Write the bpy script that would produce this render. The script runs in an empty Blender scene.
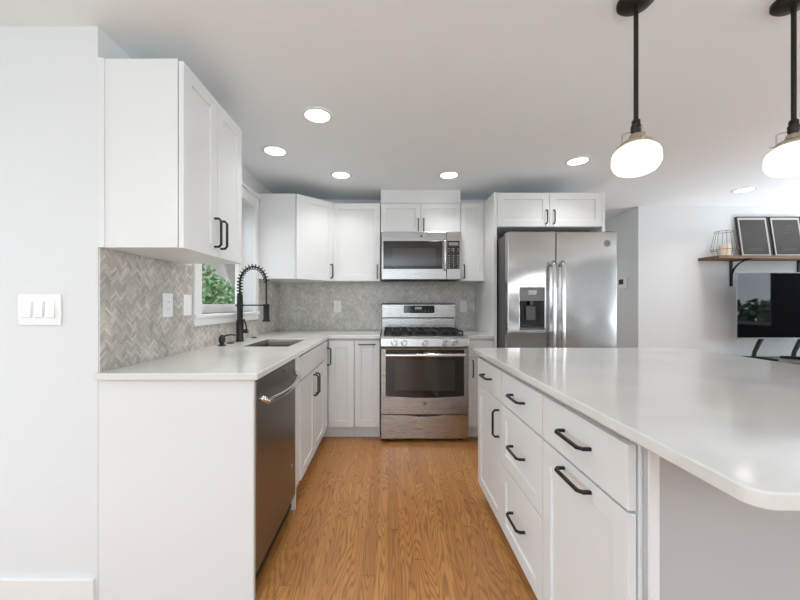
import bpy, bmesh, math, random
from mathutils import Vector, Matrix
random.seed(7)
S = bpy.context.scene
COL = S.collection
PI = math.pi

# ------------------------------------------------------------------ camera, world, light, exposure
cam_d = bpy.data.cameras.new('camera'); cam = bpy.data.objects.new('camera', cam_d); COL.objects.link(cam)
cam.location = (0, 0, 1.185); cam.rotation_euler = (PI/2, 0, 0)
cam_d.sensor_width = 36; cam_d.lens = 348/800*36
cam_d.shift_x = 12/800; cam_d.shift_y = 4.5/800
cam_d.clip_start = .03
S.camera = cam
S.view_settings.view_transform = 'Standard'; S.view_settings.look = 'None'
S.view_settings.exposure = 0.13; S.view_settings.gamma = 1; S.view_settings.use_curve_mapping = False

w = bpy.data.worlds.new('world'); S.world = w; w.use_nodes = True
bg = w.node_tree.nodes['Background']; bg.inputs[0].default_value = (.82, .91, 1, 1); bg.inputs[1].default_value = 4.0

def area_light(name, loc, rot, sx, sy, power, col=(1, 1, 1)):
    d = bpy.data.lights.new(name, 'AREA'); d.shape = 'RECTANGLE'; d.size = sx; d.size_y = sy; d.energy = power; d.color = col
    o = bpy.data.objects.new(name, d); COL.objects.link(o); o.location = loc; o.rotation_euler = rot
    return o
# daylight at left and small rear windows; added fill lamps brighten ceiling and fronts
T = math.radians
area_light('daylight_left', (-2.88, .15, 1.1), (0, -PI/2-T(42), 0), 1.6, 2.0, 5, (.88, .94, 1))
area_light('daylight_rear', (3.6, -3.43, 1.62), (PI/2, 0, 0), 1.1, .40, 7, (.93, .97, 1))
up = area_light('fill_rear_up', (-.3, -3.05, .75), (PI/2+T(80), 0, 0), 1.9, 1.6, 150, (.78, .89, 1)); up.data.spread = T(150)  # added lamp facing up, fills the ceiling with light
up = area_light('fill_right_up', (5.3, 2.9, .70), (0, PI/2+T(74), 0), 1.3, 1.0, 48, (.82, .91, 1)); up.data.spread = T(140)  # added lamp facing up, brightens the ceiling and far wall
area_light('fill_right_rear', (5.8, -1.5, 1.25), (0, PI/2+T(28), 0), 1.5, 1.7, 90, (.86, .93, 1))  # added lamp, brightens right-facing fronts and the ceiling
CAN_POWER = 1.95

# ------------------------------------------------------------------ materials
def mat(name, col=(.8, .8, .8), rough=.5, metal=0, emit=0, ecol=None, spec=.5, coat=0):
    m = bpy.data.materials.new(name); m.use_nodes = True
    b = m.node_tree.nodes['Principled BSDF']
    b.inputs['Base Color'].default_value = (*col, 1); b.inputs['Roughness'].default_value = rough
    b.inputs['Metallic'].default_value = metal; b.inputs['Specular IOR Level'].default_value = spec
    if coat: b.inputs['Coat Weight'].default_value = coat; b.inputs['Coat Roughness'].default_value = .05
    if emit:
        b.inputs['Emission Color'].default_value = (*(ecol or col), 1); b.inputs['Emission Strength'].default_value = emit
    return m
def nodes(m): return m.node_tree.nodes, m.node_tree.links, m.node_tree.nodes['Principled BSDF']
def add_noise_bump(m, scale=(1, 1, 1), ns=50, strength=.05, dist=.002, detail=3):
    N, L, B = nodes(m)
    tc = N.new('ShaderNodeTexCoord'); mp = N.new('ShaderNodeMapping'); mp.inputs['Scale'].default_value = scale
    nz = N.new('ShaderNodeTexNoise'); nz.inputs['Scale'].default_value = ns; nz.inputs['Detail'].default_value = detail
    bp = N.new('ShaderNodeBump'); bp.inputs['Strength'].default_value = strength; bp.inputs['Distance'].default_value = dist
    L.new(tc.outputs['Object'], mp.inputs[0]); L.new(mp.outputs[0], nz.inputs['Vector'])
    L.new(nz.outputs['Fac'], bp.inputs['Height']); L.new(bp.outputs[0], B.inputs['Normal'])
    return nz

M = {}
M['wall'] = mat('wall_paint', (.75, .765, .77), .6); add_noise_bump(M['wall'], ns=160, strength=.06)
M['endgrey'] = mat('light_grey_panel', (.47, .475, .475), .45); add_noise_bump(M['endgrey'], ns=90, strength=.02)  # island end board, greyer than the cabinet fronts
M['rightdark'] = mat('darkened_right_wall', (.045, .052, .065), .6); add_noise_bump(M['rightdark'], ns=160, strength=.06)  # unseen right wall coloured dark for its reflection in the television
M['reardark'] = mat('darkened_rear_wall', (.32, .32, .32), .6); add_noise_bump(M['reardark'], ns=160, strength=.06)  # unseen rear wall coloured darker to cut the light it bounces
M['ceiling'] = mat('ceiling_paint', (.87, .905, .93), .7); add_noise_bump(M['ceiling'], ns=140, strength=.06)
M['trim'] = mat('trim_paint', (.82, .82, .805), .35); add_noise_bump(M['trim'], ns=90, strength=.02)
M['cab'] = mat('cabinet_paint', (.78, .79, .785), .38); add_noise_bump(M['cab'], ns=90, strength=.02)
M['black'] = mat('matte_black_metal', (.012, .012, .012), .38, .3); add_noise_bump(M['black'], ns=300, strength=.03)
M['gap'] = mat('dark_recess', (.02, .02, .02), .6)
M['plastic'] = mat('white_plastic', (.85, .85, .84), .3); add_noise_bump(M['plastic'], ns=60, strength=.01)
M['bglass'] = mat('black_glass', (.010, .009, .008), .06, 0, spec=.6)
M['bglass2'] = mat('dark_oven_glass', (.035, .030, .025), .08, 0, spec=.6)
M['castiron'] = mat('cast_iron', (.012, .012, .012), .55); add_noise_bump(M['castiron'], ns=200, strength=.15)
M['chrome'] = mat('polished_steel', (.78, .77, .75), .16, 1); add_noise_bump(M['chrome'], (1, 30, 30), 20, .02)
M['nickel'] = mat('brushed_nickel', (.52, .47, .39), .28, 1); add_noise_bump(M['nickel'], ns=120, strength=.03)
M['bronze'] = mat('dark_bronze', (.035, .030, .025), .4, .7); add_noise_bump(M['bronze'], ns=120, strength=.03)
M['globe'] = mat('opal_glass', (.95, .93, .9), .15, 0, 1.05, (1, .96, .90))
M['lens'] = mat('lamp_lens', (1, 1, 1), .4, 0, 6, (1, .98, .94))
M['display'] = mat('display_glow', (.02, .02, .02), .2, 0, .35, (.45, .5, .5))
M['caseg'] = mat('appliance_grey_enamel', (.10, .10, .10), .45); add_noise_bump(M['caseg'], ns=220, strength=.1)
M['dispgrey'] = mat('dispenser_grey', (.16, .155, .15), .3, .4)
M['tvscreen'] = mat('screen_glass', (.002, .002, .003), .02, 0, spec=.5)
M['tvframe'] = mat('silver_bezel', (.25, .25, .26), .35, .8)
M['wire'] = mat('aged_wire', (.16, .13, .10), .4, .8); add_noise_bump(M['wire'], ns=120, strength=.03)
M['mat'] = mat('print_mat_board', (.62, .59, .55), .7)
M['frame'] = mat('black_wood_frame', (.03, .025, .022), .45)
M['candle'] = mat('cream_wax', (.75, .62, .47), .5)
M['console'] = mat('console_top', (.10, .09, .085), .4)
M['mark'] = mat('light_marking', (.55, .55, .53), .5)
M['markdim'] = mat('dim_marking', (.22, .20, .18), .6)
M['logodark'] = mat('badge_dark', (.035, .035, .04), .35)
M['screw'] = mat('dark_screw', (.2, .2, .2), .4, .8)

def steel(name, axis, base=(.56, .545, .52), rough=.24, wave=.0):
    m = mat(name, base, rough, 1)
    N, L, B = nodes(m)
    tc = N.new('ShaderNodeTexCoord'); mp = N.new('ShaderNodeMapping'); mp.inputs['Scale'].default_value = axis
    nz = N.new('ShaderNodeTexNoise'); nz.inputs['Scale'].default_value = 8; nz.inputs['Detail'].default_value = 5
    mr = N.new('ShaderNodeMapRange'); mr.inputs[1].default_value = .3; mr.inputs[2].default_value = .7
    mr.inputs[3].default_value = rough*.93; mr.inputs[4].default_value = rough*1.08
    L.new(tc.outputs['Object'], mp.inputs[0]); L.new(mp.outputs[0], nz.inputs['Vector'])
    L.new(nz.outputs['Fac'], mr.inputs[0]); L.new(mr.outputs[0], B.inputs['Roughness'])
    b1 = N.new('ShaderNodeBump'); b1.inputs['Strength'].default_value = .012; b1.inputs['Distance'].default_value = .001
    L.new(nz.outputs['Fac'], b1.inputs['Height'])
    if wave:
        n2 = N.new('ShaderNodeTexNoise'); n2.inputs['Scale'].default_value = 3.2; n2.inputs['Detail'].default_value = .5
        b2 = N.new('ShaderNodeBump'); b2.inputs['Strength'].default_value = 1; b2.inputs['Distance'].default_value = wave
        L.new(tc.outputs['Object'], n2.inputs['Vector']); L.new(n2.outputs['Fac'], b2.inputs['Height']); L.new(b1.outputs[0], b2.inputs['Normal'])
        L.new(b2.outputs[0], B.inputs['Normal'])
    else: L.new(b1.outputs[0], B.inputs['Normal'])
    B.inputs['Anisotropic'].default_value = .5
    return m
M['steel'] = steel('brushed_steel', (1, 60, 60), (.45, .44, .425), .27)
M['steelf'] = steel('brushed_steel_fridge', (1, 60, 60), (.43, .425, .415), .17, .010)
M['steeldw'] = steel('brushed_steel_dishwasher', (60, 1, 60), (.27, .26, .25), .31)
M['sink'] = steel('sink_steel', (30, 30, 1), (.20, .18, .165), .35)

def quartz():
    m = mat('white_quartz', (.74, .74, .71), .10, spec=.5)
    N, L, B = nodes(m)
    tc = N.new('ShaderNodeTexCoord'); nz = N.new('ShaderNodeTexNoise'); nz.inputs['Scale'].default_value = 2.2; nz.inputs['Detail'].default_value = 6; nz.inputs['Distortion'].default_value = 1.2
    cr = N.new('ShaderNodeValToRGB')
    cr.color_ramp.elements[0].position = .35; cr.color_ramp.elements[0].color = (.70, .695, .665, 1)
    cr.color_ramp.elements[1].position = .65; cr.color_ramp.elements[1].color = (.76, .755, .73, 1)
    L.new(tc.outputs['Object'], nz.inputs['Vector']); L.new(nz.outputs['Fac'], cr.inputs[0]); L.new(cr.outputs[0], B.inputs['Base Color'])
    return m
M['quartz'] = quartz()

def tilemat():
    m = mat('marble_mosaic', (.5, .5, .5), .25)
    N, L, B = nodes(m)
    g = N.new('ShaderNodeNewGeometry'); cr = N.new('ShaderNodeValToRGB')
    e = cr.color_ramp.elements
    e[0].position = 0; e[0].color = (.46, .43, .385, 1); e[1].position = 1; e[1].color = (.72, .69, .64, 1)
    k = e.new(.35); k.color = (.545, .515, .465, 1); k = e.new(.75); k.color = (.61, .58, .53, 1)
    tc = N.new('ShaderNodeTexCoord'); nz = N.new('ShaderNodeTexNoise'); nz.inputs['Scale'].default_value = 9; nz.inputs['Detail'].default_value = 4
    mr = N.new('ShaderNodeMapRange'); mr.inputs[1].default_value = .3; mr.inputs[2].default_value = .7; mr.inputs[3].default_value = .82; mr.inputs[4].default_value = 1.12
    mx = N.new('ShaderNodeVectorMath'); mx.operation = 'SCALE'
    L.new(g.outputs['Random Per Island'], cr.inputs[0]); L.new(tc.outputs['Object'], nz.inputs['Vector']); L.new(nz.outputs['Fac'], mr.inputs[0])
    L.new(cr.outputs[0], mx.inputs[0]); L.new(mr.outputs[0], mx.inputs['Scale']); L.new(mx.outputs[0], B.inputs['Base Color'])
    return m
M['tile'] = tilemat(); M['grout'] = mat('pale_grout', (.82, .80, .765), .8)

def oak():
    m = mat('oak_floor', (.4, .2, .08), .32)
    N, L, B = nodes(m)
    def math_(op, a, b=None):
        n = N.new('ShaderNodeMath'); n.operation = op
        for i, v in enumerate((a, b)):
            if v is None: continue
            if isinstance(v, (int, float)): n.inputs[i].default_value = v
            else: L.new(v, n.inputs[i])
        return n.outputs[0]
    tc = N.new('ShaderNodeTexCoord'); sp = N.new('ShaderNodeSeparateXYZ'); L.new(tc.outputs['Object'], sp.inputs[0])
    X, Y = sp.outputs[0], sp.outputs[1]
    W = .0575
    xs = math_('DIVIDE', X, W); pid = math_('FLOOR', xs); fx = math_('FRACT', xs)
    wn = N.new('ShaderNodeTexWhiteNoise'); wn.noise_dimensions = '1D'; L.new(pid, wn.inputs['W'])
    yo = math_('ADD', math_('DIVIDE', Y, 1.05), math_('MULTIPLY', wn.outputs['Value'], 7.3))
    seg = math_('FLOOR', yo); fy = math_('FRACT', yo)
    cb = N.new('ShaderNodeCombineXYZ'); L.new(pid, cb.inputs[0]); L.new(seg, cb.inputs[1])
    w2 = N.new('ShaderNodeTexWhiteNoise'); w2.noise_dimensions = '2D'; L.new(cb.outputs[0], w2.inputs['Vector'])
    r = w2.outputs['Value']
    # cathedral grain: contour lines of a field stretched along the board
    gv = N.new('ShaderNodeCombineXYZ')
    L.new(math_('ADD', math_('MULTIPLY', X, 13), math_('MULTIPLY', r, 57)), gv.inputs[0])
    L.new(math_('ADD', math_('MULTIPLY', Y, 1.25), math_('MULTIPLY', r, 31)), gv.inputs[1])
    nz = N.new('ShaderNodeTexNoise'); nz.inputs['Scale'].default_value = 1.0; nz.inputs['Detail'].default_value = 1.6; nz.inputs['Roughness'].default_value = .35
    L.new(gv.outputs[0], nz.inputs['Vector'])
    ring = math_('SINE', math_('MULTIPLY', nz.outputs['Fac'], 135))
    ring = math_('POWER', math_('ADD', math_('MULTIPLY', ring, .5), .5), 2.2)
    pv = N.new('ShaderNodeMapping'); pv.inputs['Scale'].default_value = (260, 9, 1); L.new(tc.outputs['Object'], pv.inputs[0])
    pn = N.new('ShaderNodeTexNoise'); pn.inputs['Scale'].default_value = 1; pn.inputs['Detail'].default_value = 3; L.new(pv.outputs[0], pn.inputs['Vector'])
    base = N.new('ShaderNodeValToRGB'); e = base.color_ramp.elements
    e[0].color = (.46, .203, .060, 1); e[1].color = (.57, .276, .086, 1); k = e.new(.5); k.color = (.52, .237, .071, 1)
    L.new(r, base.inputs[0])
    mx = N.new('ShaderNodeMix'); mx.data_type = 'RGBA'
    fac = math_('ADD', math_('MULTIPLY', ring, .52), math_('MULTIPLY', math_('SUBTRACT', pn.outputs['Fac'], .35), .35))
    L.new(fac, mx.inputs[0]); L.new(base.outputs[0], mx.inputs[6]); mx.inputs[7].default_value = (.19, .075, .024, 1)
    ex = math_('ABSOLUTE', math_('SUBTRACT', fx, .5)); gx = math_('GREATER_THAN', ex, .486)
    ey = math_('ABSOLUTE', math_('SUBTRACT', fy, .5)); gy = math_('GREATER_THAN', ey, .4985)
    gap = math_('MULTIPLY', math_('MAXIMUM', gx, gy), .6)
    m2 = N.new('ShaderNodeMix'); m2.data_type = 'RGBA'; L.new(gap, m2.inputs[0]); L.new(mx.outputs[2], m2.inputs[6]); m2.inputs[7].default_value = (.10, .04, .015, 1)
    L.new(m2.outputs[2], B.inputs['Base Color'])
    bp = N.new('ShaderNodeBump'); bp.inputs['Strength'].default_value = .08; bp.inputs['Distance'].default_value = .001
    L.new(math_('SUBTRACT', 1.0, math_('ADD', gap, math_('MULTIPLY', ring, .3))), bp.inputs['Height']); L.new(bp.outputs[0], B.inputs['Normal'])
    return m
M['oak'] = oak()

def woodmat(name, c1, c2, axis=(2, 30, 30)):
    m = mat(name, c1, .5); N, L, B = nodes(m)
    tc = N.new('ShaderNodeTexCoord'); mp = N.new('ShaderNodeMapping'); mp.inputs['Scale'].default_value = axis
    nz = N.new('ShaderNodeTexNoise'); nz.inputs['Scale'].default_value = 2; nz.inputs['Detail'].default_value = 5
    cr = N.new('ShaderNodeValToRGB'); cr.color_ramp.elements[0].position = .3; cr.color_ramp.elements[1].position = .7
    cr.color_ramp.elements[0].color = (*c1, 1); cr.color_ramp.elements[1].color = (*c2, 1)
    L.new(tc.outputs['Object'], mp.inputs[0]); L.new(mp.outputs[0], nz.inputs['Vector']); L.new(nz.outputs['Fac'], cr.inputs[0]); L.new(cr.outputs[0], B.inputs['Base Color'])
    return m
M['shelf'] = woodmat('stained_shelf_wood', (.10, .055, .028), (.20, .115, .06))
M['fence'] = woodmat('bank_earth', (.022, .014, .006), (.065, .043, .018), (7, 7, 7))
M['print'] = woodmat('dark_art_print', (.034, .027, .021), (.052, .043, .035), (3, 3, 3))
M['lawn'] = woodmat('lawn', (.04, .09, .02), (.07, .12, .03), (6, 6, 6))
def leafmat():
    m = mat('shrub_leaf', (.1, .25, .06), .5); N, L, B = nodes(m)
    g = N.new('ShaderNodeNewGeometry'); cr = N.new('ShaderNodeValToRGB'); e = cr.color_ramp.elements
    e[0].color = (.025, .08, .018, 1); e[1].color = (.24, .36, .15, 1); k = e.new(.55); k.color = (.09, .21, .06, 1)
    L.new(g.outputs['Random Per Island'], cr.inputs[0]); L.new(cr.outputs[0], B.inputs['Base Color'])
    return m
M['leaf'] = leafmat()
M['bark'] = mat('bark', (.08, .05, .03), .8)
def glassmat(name='window_glass', tint=(1, 1, 1)):
    m = bpy.data.materials.new(name); m.use_nodes = True
    N, L = m.node_tree.nodes, m.node_tree.links
    for n in list(N):
        if n.type != 'OUTPUT_MATERIAL': N.remove(n)
    out = [n for n in N if n.type == 'OUTPUT_MATERIAL'][0]
    t = N.new('ShaderNodeBsdfTransparent'); t.inputs[0].default_value = (*tint, 1)
    g = N.new('ShaderNodeBsdfGlossy'); g.inputs['Roughness'].default_value = .02
    lw = N.new('ShaderNodeLayerWeight'); pw_ = N.new('ShaderNodeMath'); pw_.operation = 'POWER'; pw_.inputs[1].default_value = 5
    L.new(lw.outputs['Facing'], pw_.inputs[0])
    f = N.new('ShaderNodeMath'); f.operation = 'MULTIPLY_ADD'; f.inputs[1].default_value = .45; f.inputs[2].default_value = .03; L.new(pw_.outputs[0], f.inputs[0])
    mx = N.new('ShaderNodeMixShader'); L.new(f.outputs[0], mx.inputs[0]); L.new(t.outputs[0], mx.inputs[1]); L.new(g.outputs[0], mx.inputs[2]); L.new(mx.outputs[0], out.inputs[0])
    return m
M['glass'] = glassmat()

# ------------------------------------------------------------------ mesh helpers
def box(bm, x0, x1, y0, y1, z0, z1):
    if x0 > x1: x0, x1 = x1, x0
    if y0 > y1: y0, y1 = y1, y0
    if z0 > z1: z0, z1 = z1, z0
    v = [bm.verts.new((x, y, z)) for x in (x0, x1) for y in (y0, y1) for z in (z0, z1)]
    for f in ((0, 1, 3, 2), (4, 6, 7, 5), (0, 4, 5, 1), (2, 3, 7, 6), (0, 2, 6, 4), (1, 5, 7, 3)):
        bm.faces.new([v[i] for i in f])
    return v
def prism(bm, pts, z0, z1):
    a = [bm.verts.new((p[0], p[1], z0)) for p in pts]; b = [bm.verts.new((p[0], p[1], z1)) for p in pts]
    n = len(pts); bm.faces.new(a[::-1]); bm.faces.new(b)
    for i in range(n): bm.faces.new((a[i], a[(i+1) % n], b[(i+1) % n], b[i]))
def tube(bm, pts, r, n=10, closed=False, phase=0.0, caps=True):
    pts = [Vector(p) for p in pts]; k = len(pts)
    rs = r if isinstance(r, (list, tuple)) else [r]*k
    rings = []; up = None
    for i, p in enumerate(pts):
        if closed: t = (pts[(i+1) % k]-pts[i-1])
        else: t = pts[min(i+1, k-1)]-pts[max(i-1, 0)]
        t.normalize()
        if up is None:
            a = Vector((0, 0, 1)) if abs(t.z) < .9 else Vector((1, 0, 0))
            up = (a-t*a.dot(t)).normalized()
        else:
            up = (up-t*up.dot(t)).normalized()
        s = t.cross(up)
        # keep width constant through mitred corners
        sc = 1.0
        if 0 < i < k-1 and not closed:
            d1 = (pts[i]-pts[i-1]).normalized(); c = max(.5, d1.dot(t)); sc = 1/c
        rr = rs[i]
        bend = (pts[min(i+1, k-1)]-2*p+pts[max(i-1, 0)]) if 0 < i < k-1 else Vector((0, 0, 0))
        bd = bend.normalized() if bend.length > 1e-6 and sc > 1.02 else None
        ring = []
        for j in range(n):
            ang = 2*PI*j/n+phase
            off = (up*math.cos(ang)+s*math.sin(ang))*rr
            if bd is not None: off = off+bd*off.dot(bd)*(sc-1)
            ring.append(bm.verts.new(p+off))
        rings.append(ring)
    m = k if closed else k-1
    for i in range(m):
        a, b = rings[i], rings[(i+1) % k]
        for j in range(n): bm.faces.new((a[j], a[(j+1) % n], b[(j+1) % n], b[j]))
    if caps and not closed:
        bm.faces.new(rings[0][::-1]); bm.faces.new(rings[-1])
def lathe(bm, prof, c=(0, 0, 0), n=32, axis='z'):
    # prof: list of (r, h)
    rings = []
    for r, h in prof:
        ring = []
        for j in range(n):
            a = 2*PI*j/n
            p = (r*math.cos(a), r*math.sin(a), h)
            if axis == 'y': p = (p[0], h, p[1])
            if axis == 'x': p = (h, p[0], p[1])
            ring.append(bm.verts.new(Vector(c)+Vector(p)))
        rings.append(ring)
    for a, b in zip(rings, rings[1:]):
        for j in range(n): bm.faces.new((a[j], a[(j+1) % n], b[(j+1) % n], b[j]))
    if prof[0][0] > 1e-5: bm.faces.new(rings[0][::-1])
    if prof[-1][0] > 1e-5: bm.faces.new(rings[-1])
def obj(name, bm, m, parent=None, bevel=0, smooth=False, seg=2):
    bmesh.ops.remove_doubles(bm, verts=bm.verts, dist=1e-6)
    bmesh.ops.recalc_face_normals(bm, faces=bm.faces)
    me = bpy.data.meshes.new(name); bm.to_mesh(me); bm.free()
    o = bpy.data.objects.new(name, me); COL.objects.link(o)
    me.materials.append(M[m] if isinstance(m, str) else m)
    if smooth:
        for p in me.polygons: p.use_smooth = True
        if smooth != 'full':
            try: me.set_sharp_from_angle(angle=math.radians(40))
            except Exception: pass
    if bevel:
        b = o.modifiers.new('bevel', 'BEVEL'); b.width = bevel; b.segments = seg; b.limit_method = 'ANGLE'; b.angle_limit = math.radians(40)
    if parent: o.parent = parent
    return o
def bxo(name, m, dims, parent=None, bevel=0, smooth=False):
    bm = bmesh.new(); box(bm, *dims); return obj(name, bm, m, parent, bevel, smooth)
def tag(o, label, cat, group=None):
    o['label'] = label; o['category'] = cat
    if group: o['group'] = group
    return o
def thing(name, label, cat, loc=(0, 0, 0), rz=0, group=None):
    o = bpy.data.objects.new(name, None); COL.objects.link(o); o.empty_display_size = .05
    o.location = loc; o.rotation_euler = (0, 0, rz)
    return tag(o, label, cat, group)
def rebase(t, loc):
    # put a thing's Empty at its own base without moving the parts
    d = Vector(loc)-t.location
    t.location = loc
    for c in t.children: c.location -= d
def struct(o): o['kind'] = 'structure'; return o
def sbox(name, m, *dims, bevel=0): return struct(bxo(name, m, dims, None, bevel))

# ------------------------------------------------------------------ room shell
LX = -1.153          # left kitchen wall
BY = 3.67            # back wall
CZ = 2.29            # ceiling
NY = 1.383           # near wall face
PLAN = [(-3.2, -3.7), (6.2, -3.7), (6.2, 5.6), (LX-.15, 5.6), (LX-.15, NY+.15), (-3.2, NY+.15)]
for nm, mt, z0_, z1_ in (('floor', 'oak', -.12, 0), ('ceiling', 'ceiling', CZ, CZ+.12)):
    bm = bmesh.new(); prism(bm, PLAN, z0_, z1_); struct(obj(nm, bm, mt))
sbox('wall_near', 'wall', -3.2, LX, NY, NY+.15, 0, CZ)
def wall_with_hole(name, axis, c0, c1, a0, a1, holes, m='wall'):
    # axis 'x': wall thickness spans x c0..c1 and runs along y a0..a1; holes = (a_lo, a_hi, z_lo, z_hi)
    bm = bmesh.new()
    As = sorted({a0, a1, *[h[0] for h in holes], *[h[1] for h in holes]})
    Zs = sorted({0, CZ, *[h[2] for h in holes], *[h[3] for h in holes]})
    inside = lambda a, z: any(h[0] < a < h[1] and h[2] < z < h[3] for h in holes)
    for i in range(len(As)-1):
        for k in range(len(Zs)-1):
            if inside((As[i]+As[i+1])/2, (Zs[k]+Zs[k+1])/2): continue
            if axis == 'x': box(bm, c0, c1, As[i], As[i+1], Zs[k], Zs[k+1])
            else: box(bm, As[i], As[i+1], c0, c1, Zs[k], Zs[k+1])
    return struct(obj(name, bm, m))
WY0, WY1, WZ0, WZ1 = 2.124, 2.983, 1.125, 2.02
wall_with_hole('wall_left', 'x', LX-.15, LX, NY+.15, BY, [(WY0, WY1, WZ0, WZ1)])
sbox('wall_back', 'wall', LX-.15, 1.90, BY, BY+.14, 0, CZ)
sbox('wall_hall_left', 'wall', 1.76, 1.90, BY+.14, 5.4, 0, CZ)
sbox('wall_hall_end', 'wall', 1.76, 2.96, 5.4, 5.54, 0, CZ)
sbox('wall_hall_right', 'wall', 2.82, 2.96, 4.06, 5.4, 0, CZ)
sbox('wall_far', 'wall', 2.82, 6.14, 3.92, 4.06, 0, CZ)
wall_with_hole('wall_right', 'x', 6.0, 6.14, -3.64, 3.92, [(.3, 1.85, .85, 1.95), (2.5, 3.7, .5, 2.1), (-2.7, -.7, .45, 2.1)], 'rightdark')
wall_with_hole('wall_rear', 'y', -3.64, -3.5, -3.14, 6.0, [(3.0, 4.2, 1.38, 1.86), (-1.25, .65, .12, 2.08)], 'reardark')
wall_with_hole('wall_left_rear', 'x', -3.14, -3.0, -3.5, NY, [(-.95, 1.25, .35, 2.1)])
sbox('baseboard_far', 'trim', 2.82, 6.0, 3.905, 3.92, 0, .1, bevel=.003)
sbox('baseboard_near', 'trim', -3.0, LX-.01, NY-.013, NY, 0, .1, bevel=.003)
sbox('trim_1', 'cab', -.07, .697, 3.352, BY, 2.162, CZ)     # boxed soffit above the microwave cabinet

# kitchen window: casing, stool, apron, jambs, sash, pane
win = bpy.data.objects.new('window_1', None); COL.objects.link(win); struct(win)
win.location = (LX, (WY0+WY1)/2, WZ0)
def wpart(name, m, dims, bevel=.002):
    c = win.location
    return bxo(name, m, (dims[0]-c.x, dims[1]-c.x, dims[2]-c.y, dims[3]-c.y, dims[4]-c.z, dims[5]-c.z), win, bevel)
wpart('casing', 'trim', (LX, LX+.018, WY0-.077, WY0, WZ0, WZ1))
wpart('casing', 'trim', (LX, LX+.018, WY1, WY1+.070, WZ0, WZ1))
wpart('head_casing', 'trim', (LX, LX+.022, WY0-.077, WY1+.070, WZ1, WZ1+.085))
wpart('crown_moulding', 'trim', (LX, LX+.045, WY0-.095, WY1+.072, WZ1+.085, WZ1+.115), .008)
wpart('sill', 'trim', (LX-.13, LX+.030, WY0-.077, WY1+.070, WZ0-.022, WZ0), .004)
wpart('apron', 'trim', (LX, LX+.018, WY0-.077, WY1+.070, 1.056, WZ0-.022))
def ringframe(name, x0, x1, a0, a1, z0, z1, t, m='trim', tb=None):
    bm = bmesh.new(); c = win.location; tb = tb or t
    for d in ((a0, a0+t, z0, z1), (a1-t, a1, z0, z1), (a0+t, a1-t, z0, z0+tb), (a0+t, a1-t, z1-t, z1)):
        box(bm, x0-c.x, x1-c.x, d[0]-c.y, d[1]-c.y, d[2]-c.z, d[3]-c.z)
    return obj(name, bm, m, win, .002)
ringframe('sash', LX-.140, LX-.105, WY0, WY1, WZ0, WZ1, .042, tb=.062)
sash_rail = wpart('meeting_rail', 'trim', (LX-.135, LX-.108, WY0+.042, WY1-.042, 1.585, 1.62))
wpart('pane', 'glass', (LX-.124, LX-.120, WY0+.042, WY1-.042, WZ0+.062, WZ1-.042), 0)
# windows behind and beside the camera, some added for the fill lamps
def plain_window(name, axis, c, a0, a1, z0, z1, bars=0):
    e = bpy.data.objects.new(name, None); COL.objects.link(e); struct(e)
    bm = bmesh.new(); t = .05
    rects = [(a0, a0+t, z0, z1), (a1-t, a1, z0, z1), (a0+t, a1-t, z0, z0+t), (a0+t, a1-t, z1-t, z1)]
    for k in range(bars):
        m_ = a0+(a1-a0)*(k+1)/(bars+1); rects.append((m_-t/2, m_+t/2, z0+t, z1-t))
    for r in rects:
        if axis == 'x': box(bm, c-.03, c+.03, *r)
        else: box(bm, r[0], r[1], c-.03, c+.03, r[2], r[3])
    obj('sash', bm, 'trim', e)
    d = (c-.003, c+.003, a0+t, a1-t) if axis == 'x' else (a0+t, a1-t, c-.003, c+.003)
    bxo('pane', 'glass', (*d, z0+t, z1-t), e)
plain_window('window_2', 'x', 6.07, .3, 1.85, .85, 1.95, 1)
plain_window('added_window_6', 'x', 6.07, 2.5, 3.7, .5, 2.1, 1)  # opening added for the upward lamp on the right
plain_window('added_window_7', 'x', 6.07, -2.7, -.7, .45, 2.1, 1)  # opening added for the right rear fill lamp
plain_window('window_3', 'y', -3.57, 3.0, 4.2, 1.38, 1.86, 1)
plain_window('added_window_4', 'y', -3.57, -1.25, .65, .12, 2.08, 1)  # opening added for the upward lamp at the rear
plain_window('window_5', 'x', -3.07, -.95, 1.25, .35, 2.1, 1)

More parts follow.
